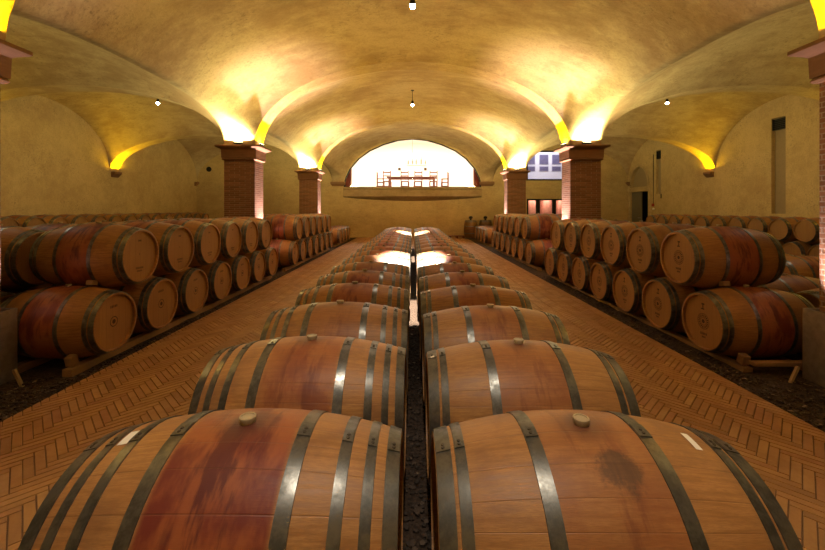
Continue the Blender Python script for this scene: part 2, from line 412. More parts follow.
# floors
m = MB()
L, W = .25, .05; NW = 5; c45 = math.cos(PI/4); gap = .003
def brickq(cx, cy, ang):
    hl, hw = L/2-gap/2, W/2-gap/2; e = .0025; ca, sa = math.cos(ang), math.sin(ang)
    P = lambda x, y, z: (cx+x*ca-y*sa, cy+x*sa+y*ca, z)
    vs = [P(-hl,-hw,-.012),P(hl,-hw,-.012),P(hl,hw,-.012),P(-hl,hw,-.012),P(-hl+e,-hw+e,0),P(hl-e,-hw+e,0),P(hl-e,hw-e,0),P(-hl+e,hw-e,0)]
    m.add(vs, [(4,5,6,7),(0,1,5,4),(1,2,6,5),(2,3,7,6),(3,0,4,7)])
# herringbone lattice in rotated frame (a,b): horizontal brick at (2i.. ) pattern with period vectors (W,W) and (2L... )
R45 = lambda a, b: ((a-b)*c45, (a+b)*c45)
ymax, ymin = YB, -.6
for i in range(-18, 308):
    for j in range(-12, 13):
        a0 = (i+NW*j)*W; b0 = (i-NW*j)*W
        for (da, db, ang) in ((L/2, W/2, PI/4), (W/2, W+L/2, 3*PI/4)):
            ca_, cb_ = a0+da, b0+db
            x, y = R45(ca_, cb_)
            if FXL-.15 < x < FXR+.15 and ymin-.1 < y < ymax+.1 and not (abs(x) < .68 and y < 14.6): brickq(x, y, ang)
fl = m.build('floor', [M_FLOOR])
bm = bmesh.new(); bm.from_mesh(fl.data)
for co, no in (((FXL,0,0),(-1,0,0)), ((FXR,0,0),(1,0,0)), ((0,ymax,0),(0,1,0))):
    bmesh.ops.bisect_plane(bm, geom=bm.verts[:]+bm.edges[:]+bm.faces[:], plane_co=co, plane_no=no, clear_outer=True)
bm.to_mesh(fl.data); bm.free(); struct(fl)
m = MB(); m.bbox(FXL, FXR, YF, YB, -.15, -.007); struct(m.build('floor_bed', M_MORTAR))
for nm, x0, x1 in (('ground_left', -XW, FXL), ('ground_right', FXR, XW)):
    mb = MB(); nx = 60; ny = 120
    vs = [(x0+(x1-x0)*i/nx, YF+(YB-YF)*j/ny, random.uniform(-.03,-.012)) for j in range(ny+1) for i in range(nx+1)]
    mb.add(vs, [(j*(nx+1)+i, j*(nx+1)+i+1, (j+1)*(nx+1)+i+1, (j+1)*(nx+1)+i) for j in range(ny) for i in range(nx)], 0, True)
    struct(mb.build(nm, M_GRAVEL))
m = MB(); m.bbox(-.72, .72, -.6, 14.7, -.01, .012); struct(m.build('ground_centre', M_GRAVEL))
# loose stones
def stones(name, spots, label):
    mb = MB(); ico = [(0,0,1),(.89,0,.45),(.28,.85,.45),(-.72,.53,.45),(-.72,-.53,.45),(.28,-.85,.45),(.72,.53,-.45),(-.28,.85,-.45),(-.89,0,-.45),(-.28,-.85,-.45),(.72,-.53,-.45),(0,0,-1)]
    ft = [(0,1,2),(0,2,3),(0,3,4),(0,4,5),(0,5,1),(1,6,2),(2,7,3),(3,8,4),(4,9,5),(5,10,1),(6,7,2),(7,8,3),(8,9,4),(9,10,5),(10,6,1),(11,7,6),(11,8,7),(11,9,8),(11,10,9),(11,6,10)]
    for x, y, z in spots:
        if abs(x) > 2 and y > 3.3 and (3.08 < abs(x) < 3.22 or 3.64 < abs(x) < 3.78): continue
        if abs(x) > 3.03 and y > 3.5: continue
        if abs(x) > 3.4 and y < 3.56: continue
        if abs(x) > 3.42 and 8.8 < y < 9.5: continue
        s = random.uniform(.007, .017); a = random.uniform(0, 6.3); ca, sa = math.cos(a), math.sin(a); e = (s*random.uniform(.9,1.7), s, s*random.uniform(.5,.9))
        mb.add([(x+px*e[0]*ca-py*e[1]*sa, y+px*e[0]*sa+py*e[1]*ca, z+pz*e[2]) for px, py, pz in ico], ft)
    return tag(mb.build(name, M_STONE), label, 'gravel', kind='stuff')
sp_ = []
for _ in range(4500):
    y = 2.4 + 6.5*random.random()**1.8
    sp_.append((-random.uniform(2.905, 3.95), y, -.008))
stones('gravel', sp_, 'dark loose gravel beside the left edge of the brick floor')
sp_ = []
for _ in range(4500):
    y = 2.4 + 6.5*random.random()**1.8
    sp_.append((random.uniform(2.775, 3.95), y, -.008))
stones('gravel', sp_, 'dark loose gravel beside the right edge of the brick floor')
stones('gravel', [(random.uniform(-.15,.15), random.uniform(.3,5), .018) for _ in range(900)], 'dark gravel in the narrow gap between the two centre rows')

# ------------------------------------------------------------------ window 1: glass, frame, room above
wn_ = empty('window_1', (0, YB, 0)); struct(wn_)
m = MB(); n = len(WOUT)
def inset(p, k=.05):
    c = Vector((0, CAMZ+2.2)); v = Vector(p)-c; return tuple(c + v*(1-k/max(v.length,.01)))
vs = []
for p in WOUT:
    q = inset(p, .075)
    vs += [(p[0], -.0, p[1]), (q[0], -.0, q[1]), (q[0], .07, q[1]), (p[0], .07, p[1])]
fs = []
for i in range(n):
    j = (i+1) % n
    for k in range(4): fs.append((i*4+k, i*4+(k+1)%4, j*4+(k+1)%4, j*4+k))
m.add(vs, fs); m.build('window_frame', M_BLACK, wn_)
m = MB(); m.add([(x, .03, z) for x, z in WOUT], [tuple(range(n))]); m.build('window_pane', M_GLASS, wn_)
# room
m = MB(); zr = ZW0-.02
m.bbox(-5, 5, YB+.22, 27, zr-.15, zr); struct(m.build('floor_room', simple('room_floor', (.7,.6,.5), .6)))
m = MB(); m.bbox(-5, 5, 26.9, 27, zr, 6.4); m.bbox(-5.1, -5, YB+.22, 27, zr, 6.4); m.bbox(5, 5.1, YB+.22, 27, zr, 6.4)
struct(m.build('wall_room', M_WHITE))
m = MB(); m.bbox(-5.1, 5.1, YB+.22, 27, 6.0, 6.1); struct(m.build('ceiling_room', M_WHITE))
area('room_light', (0, 23.6, 5.9), (0,0,-1), 400, (1,.92,.80), 7, 3.5)
area('room_light', (0, 21.4, 5.6), (0,1,-.35), 90, (1,.93,.82), 6, .4)
for sg, wd in ((-1, 'left'), (1, 'right')):
    mb = MB(); N_ = 24
    vs = [(sg*(3.30+.5*i/N_), YB+.34+.035*math.sin(i*1.6), z) for z in (zr, 5.3) for i in range(N_+1)] + [(sg*(3.30+.5*i/N_), YB+.365+.035*math.sin(i*1.6), z) for z in (zr, 5.3) for i in range(N_+1)]
    q = N_+1; fs = []
    for i in range(N_): fs += [(i,i+1,q+i+1,q+i),(2*q+i,3*q+i,3*q+i+1,2*q+i+1),(i,2*q+i,2*q+i+1,i+1),(q+i,q+i+1,3*q+i+1,3*q+i)]
    fs += [(0,q,3*q,2*q),(N_,2*q+N_,3*q+N_,q+N_)]
    tag(mb.add(vs, fs, 0, True) .build('curtain', M_CURT), f'dark red curtain at the {wd} end of the arched window', 'curtain')

def chair(x, y, rz, label, arms=False):
    r = empty('dining_chair', (x, y, zr), rz); tag(r, label, 'chair', 'dining chairs behind the arched window')
    w2, h = .21, .46
    MB().box((0,0,h), (.44,.42,.045)).build('seat', M_DARKWOOD, r, bevel=.008)
    for sx in (-1,1):
        MB().box((sx*w2, .19, h/2), (.05,.05,h)).build('leg', M_DARKWOOD, r)
        MB().box((sx*w2, -.19, .54), (.05,.05,1.08)).build('leg', M_DARKWOOD, r)
    m = MB(); m.box((0,-.19,.98),(.40,.03,.07)); m.box((0,-.19,.78),(.40,.025,.06)); m.box((0,-.19,.63),(.40,.025,.04)); m.build('backrest', M_DARKWOOD, r)
    m = MB(); m.box((0,.19,.18),(.40,.03,.04)); m.box((0,-.19,.18),(.40,.03,.04)); m.box((-w2,0,.24),(.03,.36,.04)); m.box((w2,0,.24),(.03,.36,.04)); m.build('stretcher', M_DARKWOOD, r)
    if arms:
        m = MB()
        for sx in (-1,1): m.box((sx*w2,0,.68),(.05,.42,.035)); m.box((sx*w2,.18,.57),(.04,.04,.2))
        m.build('armrest', M_DARKWOOD, r)
K = 390/22.9
for px, lb in ((387.3,'leftmost dark wooden chair along the near side of the long table'), (405,'second dark wooden chair from the left at the near side of the table'),
               (418,'third dark wooden chair from the left at the near side of the table'), (433.3,'fourth dark wooden chair from the left at the near side of the table')):
    chair((px-412.5)/K, 22.9, random.uniform(-.12,.12), lb)
chair((443.5-412.5)*23.6/390+.1, 23.75, PI/2-.2, 'dark wooden armchair at the right end of the long table', True)
chair(-1.95, 23.7, -PI/2, 'dark wooden armchair at the left end of the long table', True)
t = empty('dining_table', (0, 23.7, zr)); tag(t, 'long dark wooden dining table seen through the arched window', 'table')
MB().box((-.05,0,.76),(3.0,.9,.05)).build('tabletop', M_DARKWOOD, t, bevel=.008)
MB().box((-.05,0,.69),(2.7,.7,.09)).build('apron', M_DARKWOOD, t)
for sx in (-1.4,1.3):
    for sy in (-.36,.36): MB().box((sx,sy,.33),(.09,.09,.655)).build('leg', M_DARKWOOD, t)
# wall shelf with bottles, two small pictures
sy_ = 26.8; ks = sy_/390
o = empty('wall_shelf', (0, 26.9, CAMZ+(209-164.5)*ks)); tag(o, 'pale narrow shelf carrying bottles on the white wall above the table', 'shelf')
MB().bbox(-.45,.95,-.2,0,-.03,0).build('shelf_board', M_WHITE, o)
for sx in (-.3,.8): MB().box((sx,-.08,-.08),(.03,.14,.09)).build('bracket', M_WHITE, o)
M_BOT = simple('bottle_glass', (.32,.28,.16), .25)
for i, px in enumerate((408.3, 412.5, 416.3, 421.2, 425.5)):
    hgt = (.36,.4,.42,.5,.34)[i]; X = (px-412.5)*ks
    b = empty('wine_bottle', (X, 26.78, CAMZ+(209-164.5)*ks)); tag(b, ('leftmost','second','middle','tallest, fourth','rightmost')[i]+' bottle on the pale shelf behind the table', 'bottle', 'bottles on the shelf in the upper room')
    MB().lathe([(0,0),(.045,0),(.045,hgt*.6),(.016,hgt*.76),(.016,hgt),(0,hgt)], 12).build('bottle_body', M_BOT, b)
for px, lb in ((399.4,'small dark framed picture left of the shelf in the upper room'), (425.4,'small dark framed picture right of the shelf in the upper room')):
    X = (px-412.5)*ks; z = CAMZ+(209-169)*ks
    o = empty('wall_picture', (X, 26.9, z)); tag(o, lb, 'picture')
    MB().bbox(-.1,.1,-.03,0,-.1,.1).build('picture_frame', M_BOT, o); MB().bbox(-.075,.075,-.034,-.03,-.075,.075).build('print', M_INK, o)
o = empty('pendant_lamp', ((412.3-412.5)*.06, 24.0, 6.0)); tag(o, 'small pendant lamp hanging over the long table', 'lamp')
MB().tube([(0,0,0),(0,0,-1.1)], .008).build('cord', M_BLACK, o)
MB().lathe([(.02,0),(.09,-.06),(.1,-.14),(.09,-.14),(.01,-.03)], 16, 'z', (0,0,-1.08)).build('lamp_shade', M_STEEL, o)

# balcony ledge, bowed towards the barrels
m = MB(); N_ = 24; vs = []
for i in range(N_+1):
    x = -3.68+7.36*i/N_; b = 1-(x/3.68)**2
    f1 = YB-.10-.45*b; f2 = YB-.08-.36*b
    vs += [(x, YB-.004, ZW0-.02), (x, f1, ZW0-.02), (x, f1, ZW0-.12), (x, f2, ZW0-.14), (x, f2, ZW0-.50), (x, YB-.02, ZW0-.54-.2*b), (x, YB-.004, ZW0-.54-.2*b)]
fs = [tuple((i+d_)*7+(k+e_)%7 for d_, e_ in ((0,0),(0,1),(1,1),(1,0))) for i in range(N_) for k in range(7)] + [tuple(range(7)), tuple(N_*7+k for k in range(7))]
m.add(vs, fs); tag(m.build('balcony_ledge', M_LEDGE), 'bowed stone balcony ledge below the arched window', 'ledge')
# flush panel
o = empty('wall_panel', (1.88, YB, 1.48)); tag(o, 'small flush plastered access panel on the back wall below the balcony', 'panel')
MB().bbox(-.28,.28,-.012,0,0,.36).build('cover', M_WALL, o, bevel=.004)

# ------------------------------------------------------------------ windows 2, 3 with their rooms
def win(name, x0, x1, z0, z1, shade_bars, bar_w):
    wq = empty(name, (0, YB, 0)); struct(wq); f = .08; m = MB()
    m.bbox(x0,x1,-.0,.08,z1-f,z1); m.bbox(x0,x1,-.0,.08,z0,z0+f); m.bbox(x0,x0+f,0,.08,z0,z1); m.bbox(x1-f,x1,0,.08,z0,z1)
    for a in shade_bars: m.bbox(a,a+bar_w,0,.08,z0,z1)
    m.build('window_frame', M_BLACK, wq); MB().bbox(x0,x1,.035,.041,z0,z1).build('window_pane', M_GLASS, wq)
win('window_2', 6.08, 8.6, 3.02, 4.62, [], .1)
win('window_3', 6.10, 8.6, .8, 2.04, [6.60, 7.46], .19)  # wide black bars stand in for the darkness between the tanks
m = MB(); m.bbox(5.3, 10, 23.0, 23.1, 2.6, 5.4); m.bbox(5.3, 5.4, YB+.22, 23.0, 2.6, 5.4); m.bbox(9.9, 10, YB+.22, 23, 2.6, 5.4)
struct(m.build('wall_gallery', M_LAV))
m = MB(); m.bbox(5.3,10,YB+.22,23.1,2.5,2.6); struct(m.build('floor_gallery', M_LAV)); m = MB(); m.bbox(5.3,10,YB+.22,23.1,5.4,5.5); struct(m.build('ceiling_gallery', M_WHITE))
area('gallery_light', (7.4, 22, 5.3), (0,.35,-1), 60, (.92,.9,1), 3, .8)
kg = 22.97/390
for k, (xa, xb) in enumerate(((527,535.2),(539.5,548.5),(552,561),(565,574))):
    for j, (ya, yb) in enumerate(((154.5,164.5),(166.3,171.3))):
        X0, X1, Z1, Z0 = (xa-412.5)*kg, (xb-412.5)*kg, CAMZ+(209-ya)*kg, CAMZ+(209-yb)*kg
        o = empty('framed_print', ((X0+X1)/2, 23.0, (Z0+Z1)/2))
        tag(o, f"{('tall','wide low')[j]} dark violet print on the gallery wall, {('leftmost','second from left','third from left','rightmost')[k]} in its {('top','bottom')[j]} row", 'print', 'prints behind the upper right window')
        w2, h2 = (X1-X0)/2, (Z1-Z0)/2
        MB().bbox(-w2,w2,-.03,0,-h2,h2).build('picture_frame', simple('grey_frame', (.3,.28,.4), .6), o); MB().bbox(-w2+.03,w2-.03,-.034,-.03,-h2+.03,h2-.03).build('print_sheet', M_PHOTO, o)
m = MB(); m.bbox(5.6, 9.4, 23.2, 23.3, -.1, 2.5); m.bbox(5.5,5.6,YB+.22,23.3,-.1,2.5); m.bbox(9.4,9.5,YB+.22,23.3,-.1,2.5)
struct(m.build('wall_tank_room', M_DARK)); struct(MB().bbox(5.5,9.5,YB+.22,23.3,-.2,-.1).build('floor_tank_room', M_DARK))
area('tank_room_light', (7.2, 21.25, 2.35), (0,.5,-1), 30, (1,.8,.75), 2.6, .3)
for i, x in enumerate((6.70, 7.56, 8.42)):
    o = empty('steel_tank', (x, 22.1, -.1)); tag(o, ('left','middle','right')[i]+' of three steel tanks tinted with a red reflection behind the lower right window', 'tank', 'tanks behind the window')
    MB().lathe([(0,.12),(.33,.12),(.35,.16),(.35,2.05),(.3,2.15),(.1,2.25),(0,2.25)], 28).build('tank_body', M_TANK_REFL, o)
    for a in range(3): MB().lathe([(.025,0),(.025,.14)], 8, 'z', (.25*math.cos(a*2.1),.25*math.sin(a*2.1),0)).build('leg', M_STEEL, o)

# ------------------------------------------------------------------ pillars
WARM = (1,.88,.43); AMBER = (1,.62,.0); PINK = (1,.78,.84); NEUT = (1,.86,.66)
def ringbox(m, x0,x1,y0,y1,prof):
    vs = []; 
    for e, z in prof: vs += [(x0-e,y0-e,z),(x1+e,y0-e,z),(x1+e,y1+e,z),(x0-e,y1+e,z)]
    fs = [(i*4+k, i*4+(k+1)%4, (i+1)*4+(k+1)%4, (i+1)*4+k) for i in range(len(prof)-1) for k in range(4)]
    fs += [(3,2,1,0), tuple((len(prof)-1)*4+k for k in range(4))]
    m.add(vs, fs)
def floodlight(x, y, z, rz, label, lens):
    o = empty('floodlight', (x, y, z), rz); tag(o, label, 'floodlight', 'floodlights on the pillar capitals')
    MB().box((0,0,.045),(.20,.05,.045)).build('housing', M_BLACK, o, bevel=.004)
    MB().box((0,0,.0695),(.18,.036,.004)).build('lens', lens, o)
    m = MB(); m.box((-.07,0,.011),(.015,.04,.022)); m.box((.07,0,.011),(.015,.04,.022)); m.build('bracket', M_STEEL, o)
NUMP = ('nearest', 'middle', 'farthest')
for sg, sd in ((-1,'left'), (1,'right')):
    for i, y in enumerate(PY):
        px = sg*(XI+XO)/2 - (.045 if (sg < 0 and i == 0) else 0)
        r = empty('brick_pillar', (px, y+PD/2, 0))
        tag(r, f'{NUMP[i]} brick pillar on the {sd} side with moulded terracotta capital', 'pillar', 'brick pillars')
        hx, hy = (XO-XI)/2, PD/2
        MB().bbox(-hx,hx,-hy,hy,-.05,2.64).build('shaft', M_BRICK, r)
        m = MB(); ringbox(m, -hx,hx,-hy,hy,[(.0,2.61),(.03,2.615),(.045,2.635),(.03,2.66),(.045,2.665),(.05,2.85),(.06,2.86),(.075,2.87),(.135,2.90),(.145,2.91),(.145,2.945),(.135,2.95),(0,2.95)])
        m.build('capital', M_CAP, r)
        # steel casing round the base
        c = empty('steel_casing', (px, y+PD/2, -.02)); tag(c, f'brushed steel casing round the foot of the {NUMP[i]} {sd} pillar', 'casing', 'steel casings round pillar feet')
        ex, ey = hx+.09, hy+.06; m = MB()
        for (a,b_,c_,d_) in ((-ex,ex,-ey,-ey+.012),(-ex,ex,ey-.012,ey),(-ex,-ex+.012,-ey+.012,ey-.012),(ex-.012,ex,-ey+.012,ey-.012)): m.bbox(a,b_,c_,d_,0,.63)
        m.build('steel_sheet', M_STEEL, c)
        # lamps
        cy, cx = y+PD/2, px; xi = px - sg*(XO-XI)/2
        floodlight(cx, y-.06, 2.95, 0, f'small floodlight on the front ledge of the {NUMP[i]} {sd} capital', M_FLOODLENS)
        area('cap_light_front', (cx, y-.07, 3.035), (0,-.45,1), E_CAP, WARM, .5, .05)
        if i: area('back_fill_light', (cx, y+PD+.07, 3.035), (0,.45,1), E_CAP*(.5 if i == 1 else 2.0), WARM, .5, .05)  # added fill without a fixture, brightens the vault and end wall from behind
        floodlight(xi-sg*.06, cy, 2.95, PI/2, f'small floodlight on the nave side ledge of the {NUMP[i]} {sd} capital', M_FLOODLENS)
        area('cap_light_nave', (xi-sg*.085, cy, 3.035), (-sg*.5,0,1), E_AMBER*(.5 if i == 0 else 1), AMBER, .36, .05)
        spot('cap_light_arch', (xi-sg*.10, cy, 3.06), (-sg*.62,0,1), E_AMBER*(1 if i == 0 else 2.2), AMBER, .8, 1.0)
        spot('cap_light_aisle', (sg*(XO+.105), cy, 3.07), (sg*.9,0,1), E_CAPA, WARM, 2.9, .6)
        o = empty('ground_uplight', (xi-sg*.05, cy, .56)); tag(o, f'small uplight inside the casing of the {NUMP[i]} {sd} pillar', 'uplight', 'uplights in the steel casings')
        MB().lathe([(0,0),(.022,0),(.026,.04),(.022,.04),(.02,.025),(0,.025)], 16).build('lamp_body', M_BLACK, o); MB().box((0,0,-.045),(.02,.25,.09)).build('bracket', M_STEEL, o)
        spot('shaft_light', (xi-sg*.06, cy+.12, .64), (sg*.03,0,1), E_SHAFT*(.10 if i == 0 else 1), PINK, 1.1, 1.0, .03)
    # wall corbels
    for j, y in enumerate(PY[:] + [YB-.14]):
        o = empty('wall_corbel', (sg*XW, y+(PD/2 if j < 3 else 0), 0)); tag(o, f"small brick corbel on the {sd} wall, {('nearest','second','third','in the far corner')[j]}", 'corbel', 'wall corbels')
        m = MB(); hw = .18 if j < 3 else .10; s_ = -sg
        prof = [(.02,2.72),(.06,2.76),(.13,2.83),(.16,2.85),(.16,2.93),(0,2.93),(0,2.72)]
        vs = [(s_*a, -hw, z) for a, z in prof] + [(s_*a, hw, z) for a, z in prof]; q = len(prof)
        m.add(vs, [tuple(range(q)), tuple(range(2*q-1,q-1,-1))] + [(k, (k+1)%q, q+(k+1)%q, q+k) for k in range(q)]); m.build('corbel_block', M_CAP, o)
        if 0 < j < 3: area('corbel_light', (sg*(XW-.12), y+PD/2, 2.99), (-sg*.5,0,1), E_CORBEL, AMBER, .3, .05); spot('corbel_light_far', (sg*(XW-.14), y+.06, 3.02), (-sg*.65,-.3,1), E_CORBEL*3.2, AMBER, 1.5, 1.0)
    # corbels under the arcade at the end wall
    o = empty('wall_corbel', (sg*(XI+XO)/2, YB, 0)); tag(o, f'flat stone corbel on the back wall {sd} of the arched window', 'corbel', 'wall corbels')
    m = MB(); ringbox(m, -.36,.36,-.22,0,[(-.05,2.72),(-.05,2.74),(0,2.80),(.02,2.82),(.02,2.93),(0,2.95)])
    m.v = [(x, min(yy, 0), z) for x, yy, z in m.v]; m.build('corbel_block', M_CAP, o)
o = empty('wall_vent', (-10.85, YB, 3.62)); tag(o, 'small dark round vent high in the left corner of the back wall', 'vent')
MB().lathe([(0,-.02),(.10,-.02),(.12,-.04),(.135,-.03),(.135,0),(0,0)], 20, 'y').build('vent_cover', M_BLACK, o)

# ------------------------------------------------------------------ ceiling lamps
def ceil_lamp(x, y, ztop, zlamp, label, e=1.0, spotsize=.33, down=1.0):
    o = empty('ceiling_spotlight', (x, y, ztop)); tag(o, label, 'spotlight', 'ceiling spotlights'); h = ztop-zlamp
    MB().lathe([(0,.03),(.05,.03),(.05,-.015),(0,-.02)], 16).build('ceiling_rose', M_BLACK, o)
    MB().tube([(0,0,0),(0,0,-h+.1)], .007).build('stem', M_BLACK, o)
    MB().lathe([(0,-h+.12),(.03,-h+.12),(.045,-h+.05),(.048,-h-.0),(.042,-h-.0),(.035,-h+.04),(0,-h+.045)], 20).build('lamp_shade', M_BLACK, o)
    MB().lathe([(0,-h-.06),(.03,-h-.05),(.046,-h-.02),(.046,-h+.0),(0,-h+.03)], 16).build('bulb', M_BULB, o)
    spot('down_light', (x, y, zlamp-.08), (0,-.11 if down == 1 else 0,-1), E_DOWN*down, NEUT, spotsize, .5, .03)
    spot('down_light_wide', (x, y, zlamp-.08), (0,0,-1), E_BULB*e*4, NEUT, 2.9, .8, .04)
zc = ZS + pm(B_T*1.10, B_S, 2.2); za = ZS + pm(A_T*1.42, (B_S+A_W)/2, 2.6)
ceil_lamp(0, 6.2, zc, 4.74, 'ceiling spotlight over the nearer part of the centre rows')
ceil_lamp(0, 12.1, zc, 4.74, 'ceiling spotlight over the farther part of the centre rows')
ceil_lamp(0, .3, zc, 4.74, 'ceiling spotlight above the front barrels of the centre rows', .45, 1.3, .022)
XA = (XO+XW)/2
for sg, sd in ((-1,'left'),(1,'right')):
    for y, wd in ((12.1,'farther'), (6.2,'nearer')):
        ceil_lamp(sg*XA, y, za, 4.8, f'ceiling spotlight in the {wd} bay of the {sd} aisle', .9, .5, .035)

# ------------------------------------------------------------------ barrels
HL = .475
def rad(x): return .35 - .066*(x/HL)**2
def hoop_mesh(x0, w, nm='hoop'):
    m = MB(); N_ = 48; xs = [x0-w/2, x0+w/2]; t = .0035
    pr = [(rad(xs[0])-.001, xs[0]), (rad(xs[0])+t, xs[0]+.001), (rad(x0)+t, x0), (rad(xs[1])+t, xs[1]-.001), (rad(xs[1])-.001, xs[1])]
    m.lathe(pr, N_, 'x', closed=True)
    # riveted lap near the top
    def lap(a0, a1):
        vs = []; q = 4
        for k in range(q+1):
            a = a0+(a1-a0)*k/q
            for x in (xs[0]+.002, xs[1]-.002):
                for e in (t, t+.003):
                    r_ = rad(x)+e; vs.append((x, math.sin(a)*r_, math.cos(a)*r_))
        fs = [(k*4+a, k*4+b, k*4+4+b, k*4+4+a) for k in range(q) for a, b in ((0,1),(1,3),(3,2),(2,0))] + [(0,1,3,2),(q*4,q*4+2,q*4+3,q*4+1)]
        m.add(vs, fs)
    s0 = -.16; lap(s0, s0+.17)
    for a in (s0+.04, s0+.085):
        r_ = rad(x0)+t+.002; c = Vector((x0, math.sin(a)*r_, math.cos(a)*r_)); nrm = Vector((0, math.sin(a), math.cos(a)))
        tq = nrm.to_track_quat('Z','Y').to_matrix(); vs = []
        for rr, hh in ((.006,0),(.005,.003)):
            for k in range(8): vs.append(c + tq @ Vector((rr*math.cos(k*PI/4), rr*math.sin(k*PI/4), hh)))
        m.add(vs, [(k,(k+1)%8,8+(k+1)%8,8+k) for k in range(8)] + [tuple(8+k for k in range(8))], 1)
    return m.mesh(nm, [M_HOOP, M_RIVET])
def body_profile(n=14):
    pr = [(.235, -HL+.035), (rad(-HL)-.022, -HL+.03), (rad(-HL)-.02, -HL), (rad(-HL)-.003, -HL)]
    pr += [(rad(-HL+2*HL*i/n), -HL+2*HL*i/n) for i in range(0 if n < 0 else 1, n)]
    pr += [(rad(HL)-.003, HL), (rad(HL)-.02, HL), (rad(HL)-.022, HL-.03), (.235, HL-.035)]
    return pr
me_body = MB().lathe(body_profile(16), 52, 'x', closed=False).mesh('staves', M_OAK)
def head_mesh(sg): return MB().lathe([(0, sg*(HL-.028)), (rad(HL)-.0215, sg*(HL-.028)), (rad(HL)-.0215, sg*(HL-.045)), (0, sg*(HL-.045))], 40, 'x', smooth=False).mesh('head', M_HEAD)
me_head = {1: head_mesh(1), -1: head_mesh(-1)}
SP8 = [(.455,.040),(.392,.030),(.318,.034),(.188,.042)]
SP6 = [(.450,.048),(.399,.034),(.176,.044)]
SPS = [(.452,.042),(.402,.038),(.170,.036)]
me_h8 = [hoop_mesh(s*a, w_) for a, w_ in SP8 for s in (1,-1)]
me_h6 = [hoop_mesh(s*a, w_) for a, w_ in SP6 for s in (1,-1)]
me_hs = [hoop_mesh(s*a, w_) for a, w_ in SPS for s in (1,-1)]
me_bung = MB().lathe([(0,.335),(.018,.335),(.019,.349),(.022,.3495),(.026,.364),(.025,.368),(.020,.369),(.018,.366),(0,.366)], 20).mesh('bung', M_BUNG)
# marks burnt into the heads
def mark_mesh(sg, style):
    m = MB(); x = sg*(HL-.0270)
    def ring(r0, r1, n=28, c=(0,0)):
        vs = [(x, c[0]+r*math.cos(2*PI*k/n), c[1]+r*math.sin(2*PI*k/n)) for r in (r0, r1) for k in range(n)]
        m.add(vs, [(k,(k+1)%n,n+(k+1)%n,n+k) for k in range(n)])
    def bar(cy, cz, wy, wz, a=0):
        ca, sa = math.cos(a), math.sin(a)
        m.add([(x, cy+u*ca-v*sa, cz+u*sa+v*ca) for u, v in ((-wy,-wz),(wy,-wz),(wy,wz),(-wy,wz))], [(0,1,2,3)])
    if style == 'ring':
        ring(.0005, .022); ring(.043, .051); 
        for k in (-2,-1,0,1,2): bar(k*.019, .15, .006, .012)
    if style == 'crest':
        ring(.0005, .02); ring(.036, .040)
        for k in range(18):
            a = k*2*PI/18; bar(.058*math.cos(a), .058*math.sin(a), .0055, .011, a-PI/2)
        ring(.075,.080)
        bar(0,.15,.007,.03); bar(0,.175,.02,.008); bar(.005,.125,.022,.006)
        for k in (-2,-1,0,1,2): bar(k*.018, -.125, .006, .012)
        for k in (-1,0,1): bar(k*.018, -.158, .006, .009)
    if style == 'text':
        for k in range(-1,2): bar(k*.017, .165, .006, .010)
        for k in range(-3,4): bar(k*.017, -.13, .005, .011)
        for k in range(-2,3): bar(k*.017, -.162, .005, .009)
        bar(0, .02, .003, .012)
    return m.mesh('burnt_mark', M_INK)
me_mark = {(s, st): mark_mesh(s, st) for s in (1,-1) for st in ('ring','crest','text')}
# one-mesh version for barrels that show only a few pixels
ml = MB(); ml.lathe(body_profile(8), 32, 'x'); 
for sg in (1,-1): ml.lathe([(0, sg*(HL-.028)), (rad(HL)-.0215, sg*(HL-.028))], 32, 'x', mi=1, smooth=False, caps=False)
for a, w_ in SP6:
    for s in (1,-1):
        x0 = s*a; ml.lathe([(rad(x0-w_/2)-.001,x0-w_/2),(rad(x0-w_/2)+.0035,x0-w_/2+.001),(rad(x0+w_/2)+.0035,x0+w_/2-.001),(rad(x0+w_/2)-.001,x0+w_/2)], 32, 'x', mi=2, closed=True)
ml.lathe([(0,.34),(.03,.3495),(.03,.366),(0,.369)], 10, mi=3)
me_lite = ml.mesh('wine_barrel', [M_OAK, M_HEAD, M_HOOP, M_BUNG])

def barrel(loc, label, group, hoops=6, stain=.5, tone=1.0, mark=None, rz=0, roll=0, lite=False, soot=0):
    cc = (stain, tone, random.random(), 1 - soot)
    if lite:
        o = bpy.data.objects.new('wine_barrel', me_lite); col.objects.link(o); o.location = loc
        o.rotation_euler = (roll, 0, rz); o.color = cc; return tag(o, label, 'barrel', group)
    r = empty('wine_barrel', loc); r.rotation_euler = (roll, 0, rz); tag(r, label, 'barrel', group)
    def part(nm, me):
        p = bpy.data.objects.new(nm, me); col.objects.link(p); p.parent = r; p.color = cc; return p
    part('staves', me_body)
    for me in {8: me_h8, 6: me_h6, 0: me_hs}[hoops]: part('hoop', me)
    hd = {s: part('head', me_head[s]) for s in (1,-1)}
    if mark:
        mk = part('burnt_mark', me_mark[mark]); mk.parent = hd[mark[0]]; mk['label'] = 'dark mark burnt into the barrel head'
    part('bung', me_bung); return r
ORD = ['first','second','third','fourth','fifth','sixth','seventh','eighth','ninth','tenth','eleventh','twelfth','thirteenth','fourteenth','fifteenth','sixteenth','seventeenth','eighteenth','nineteenth','twentieth']

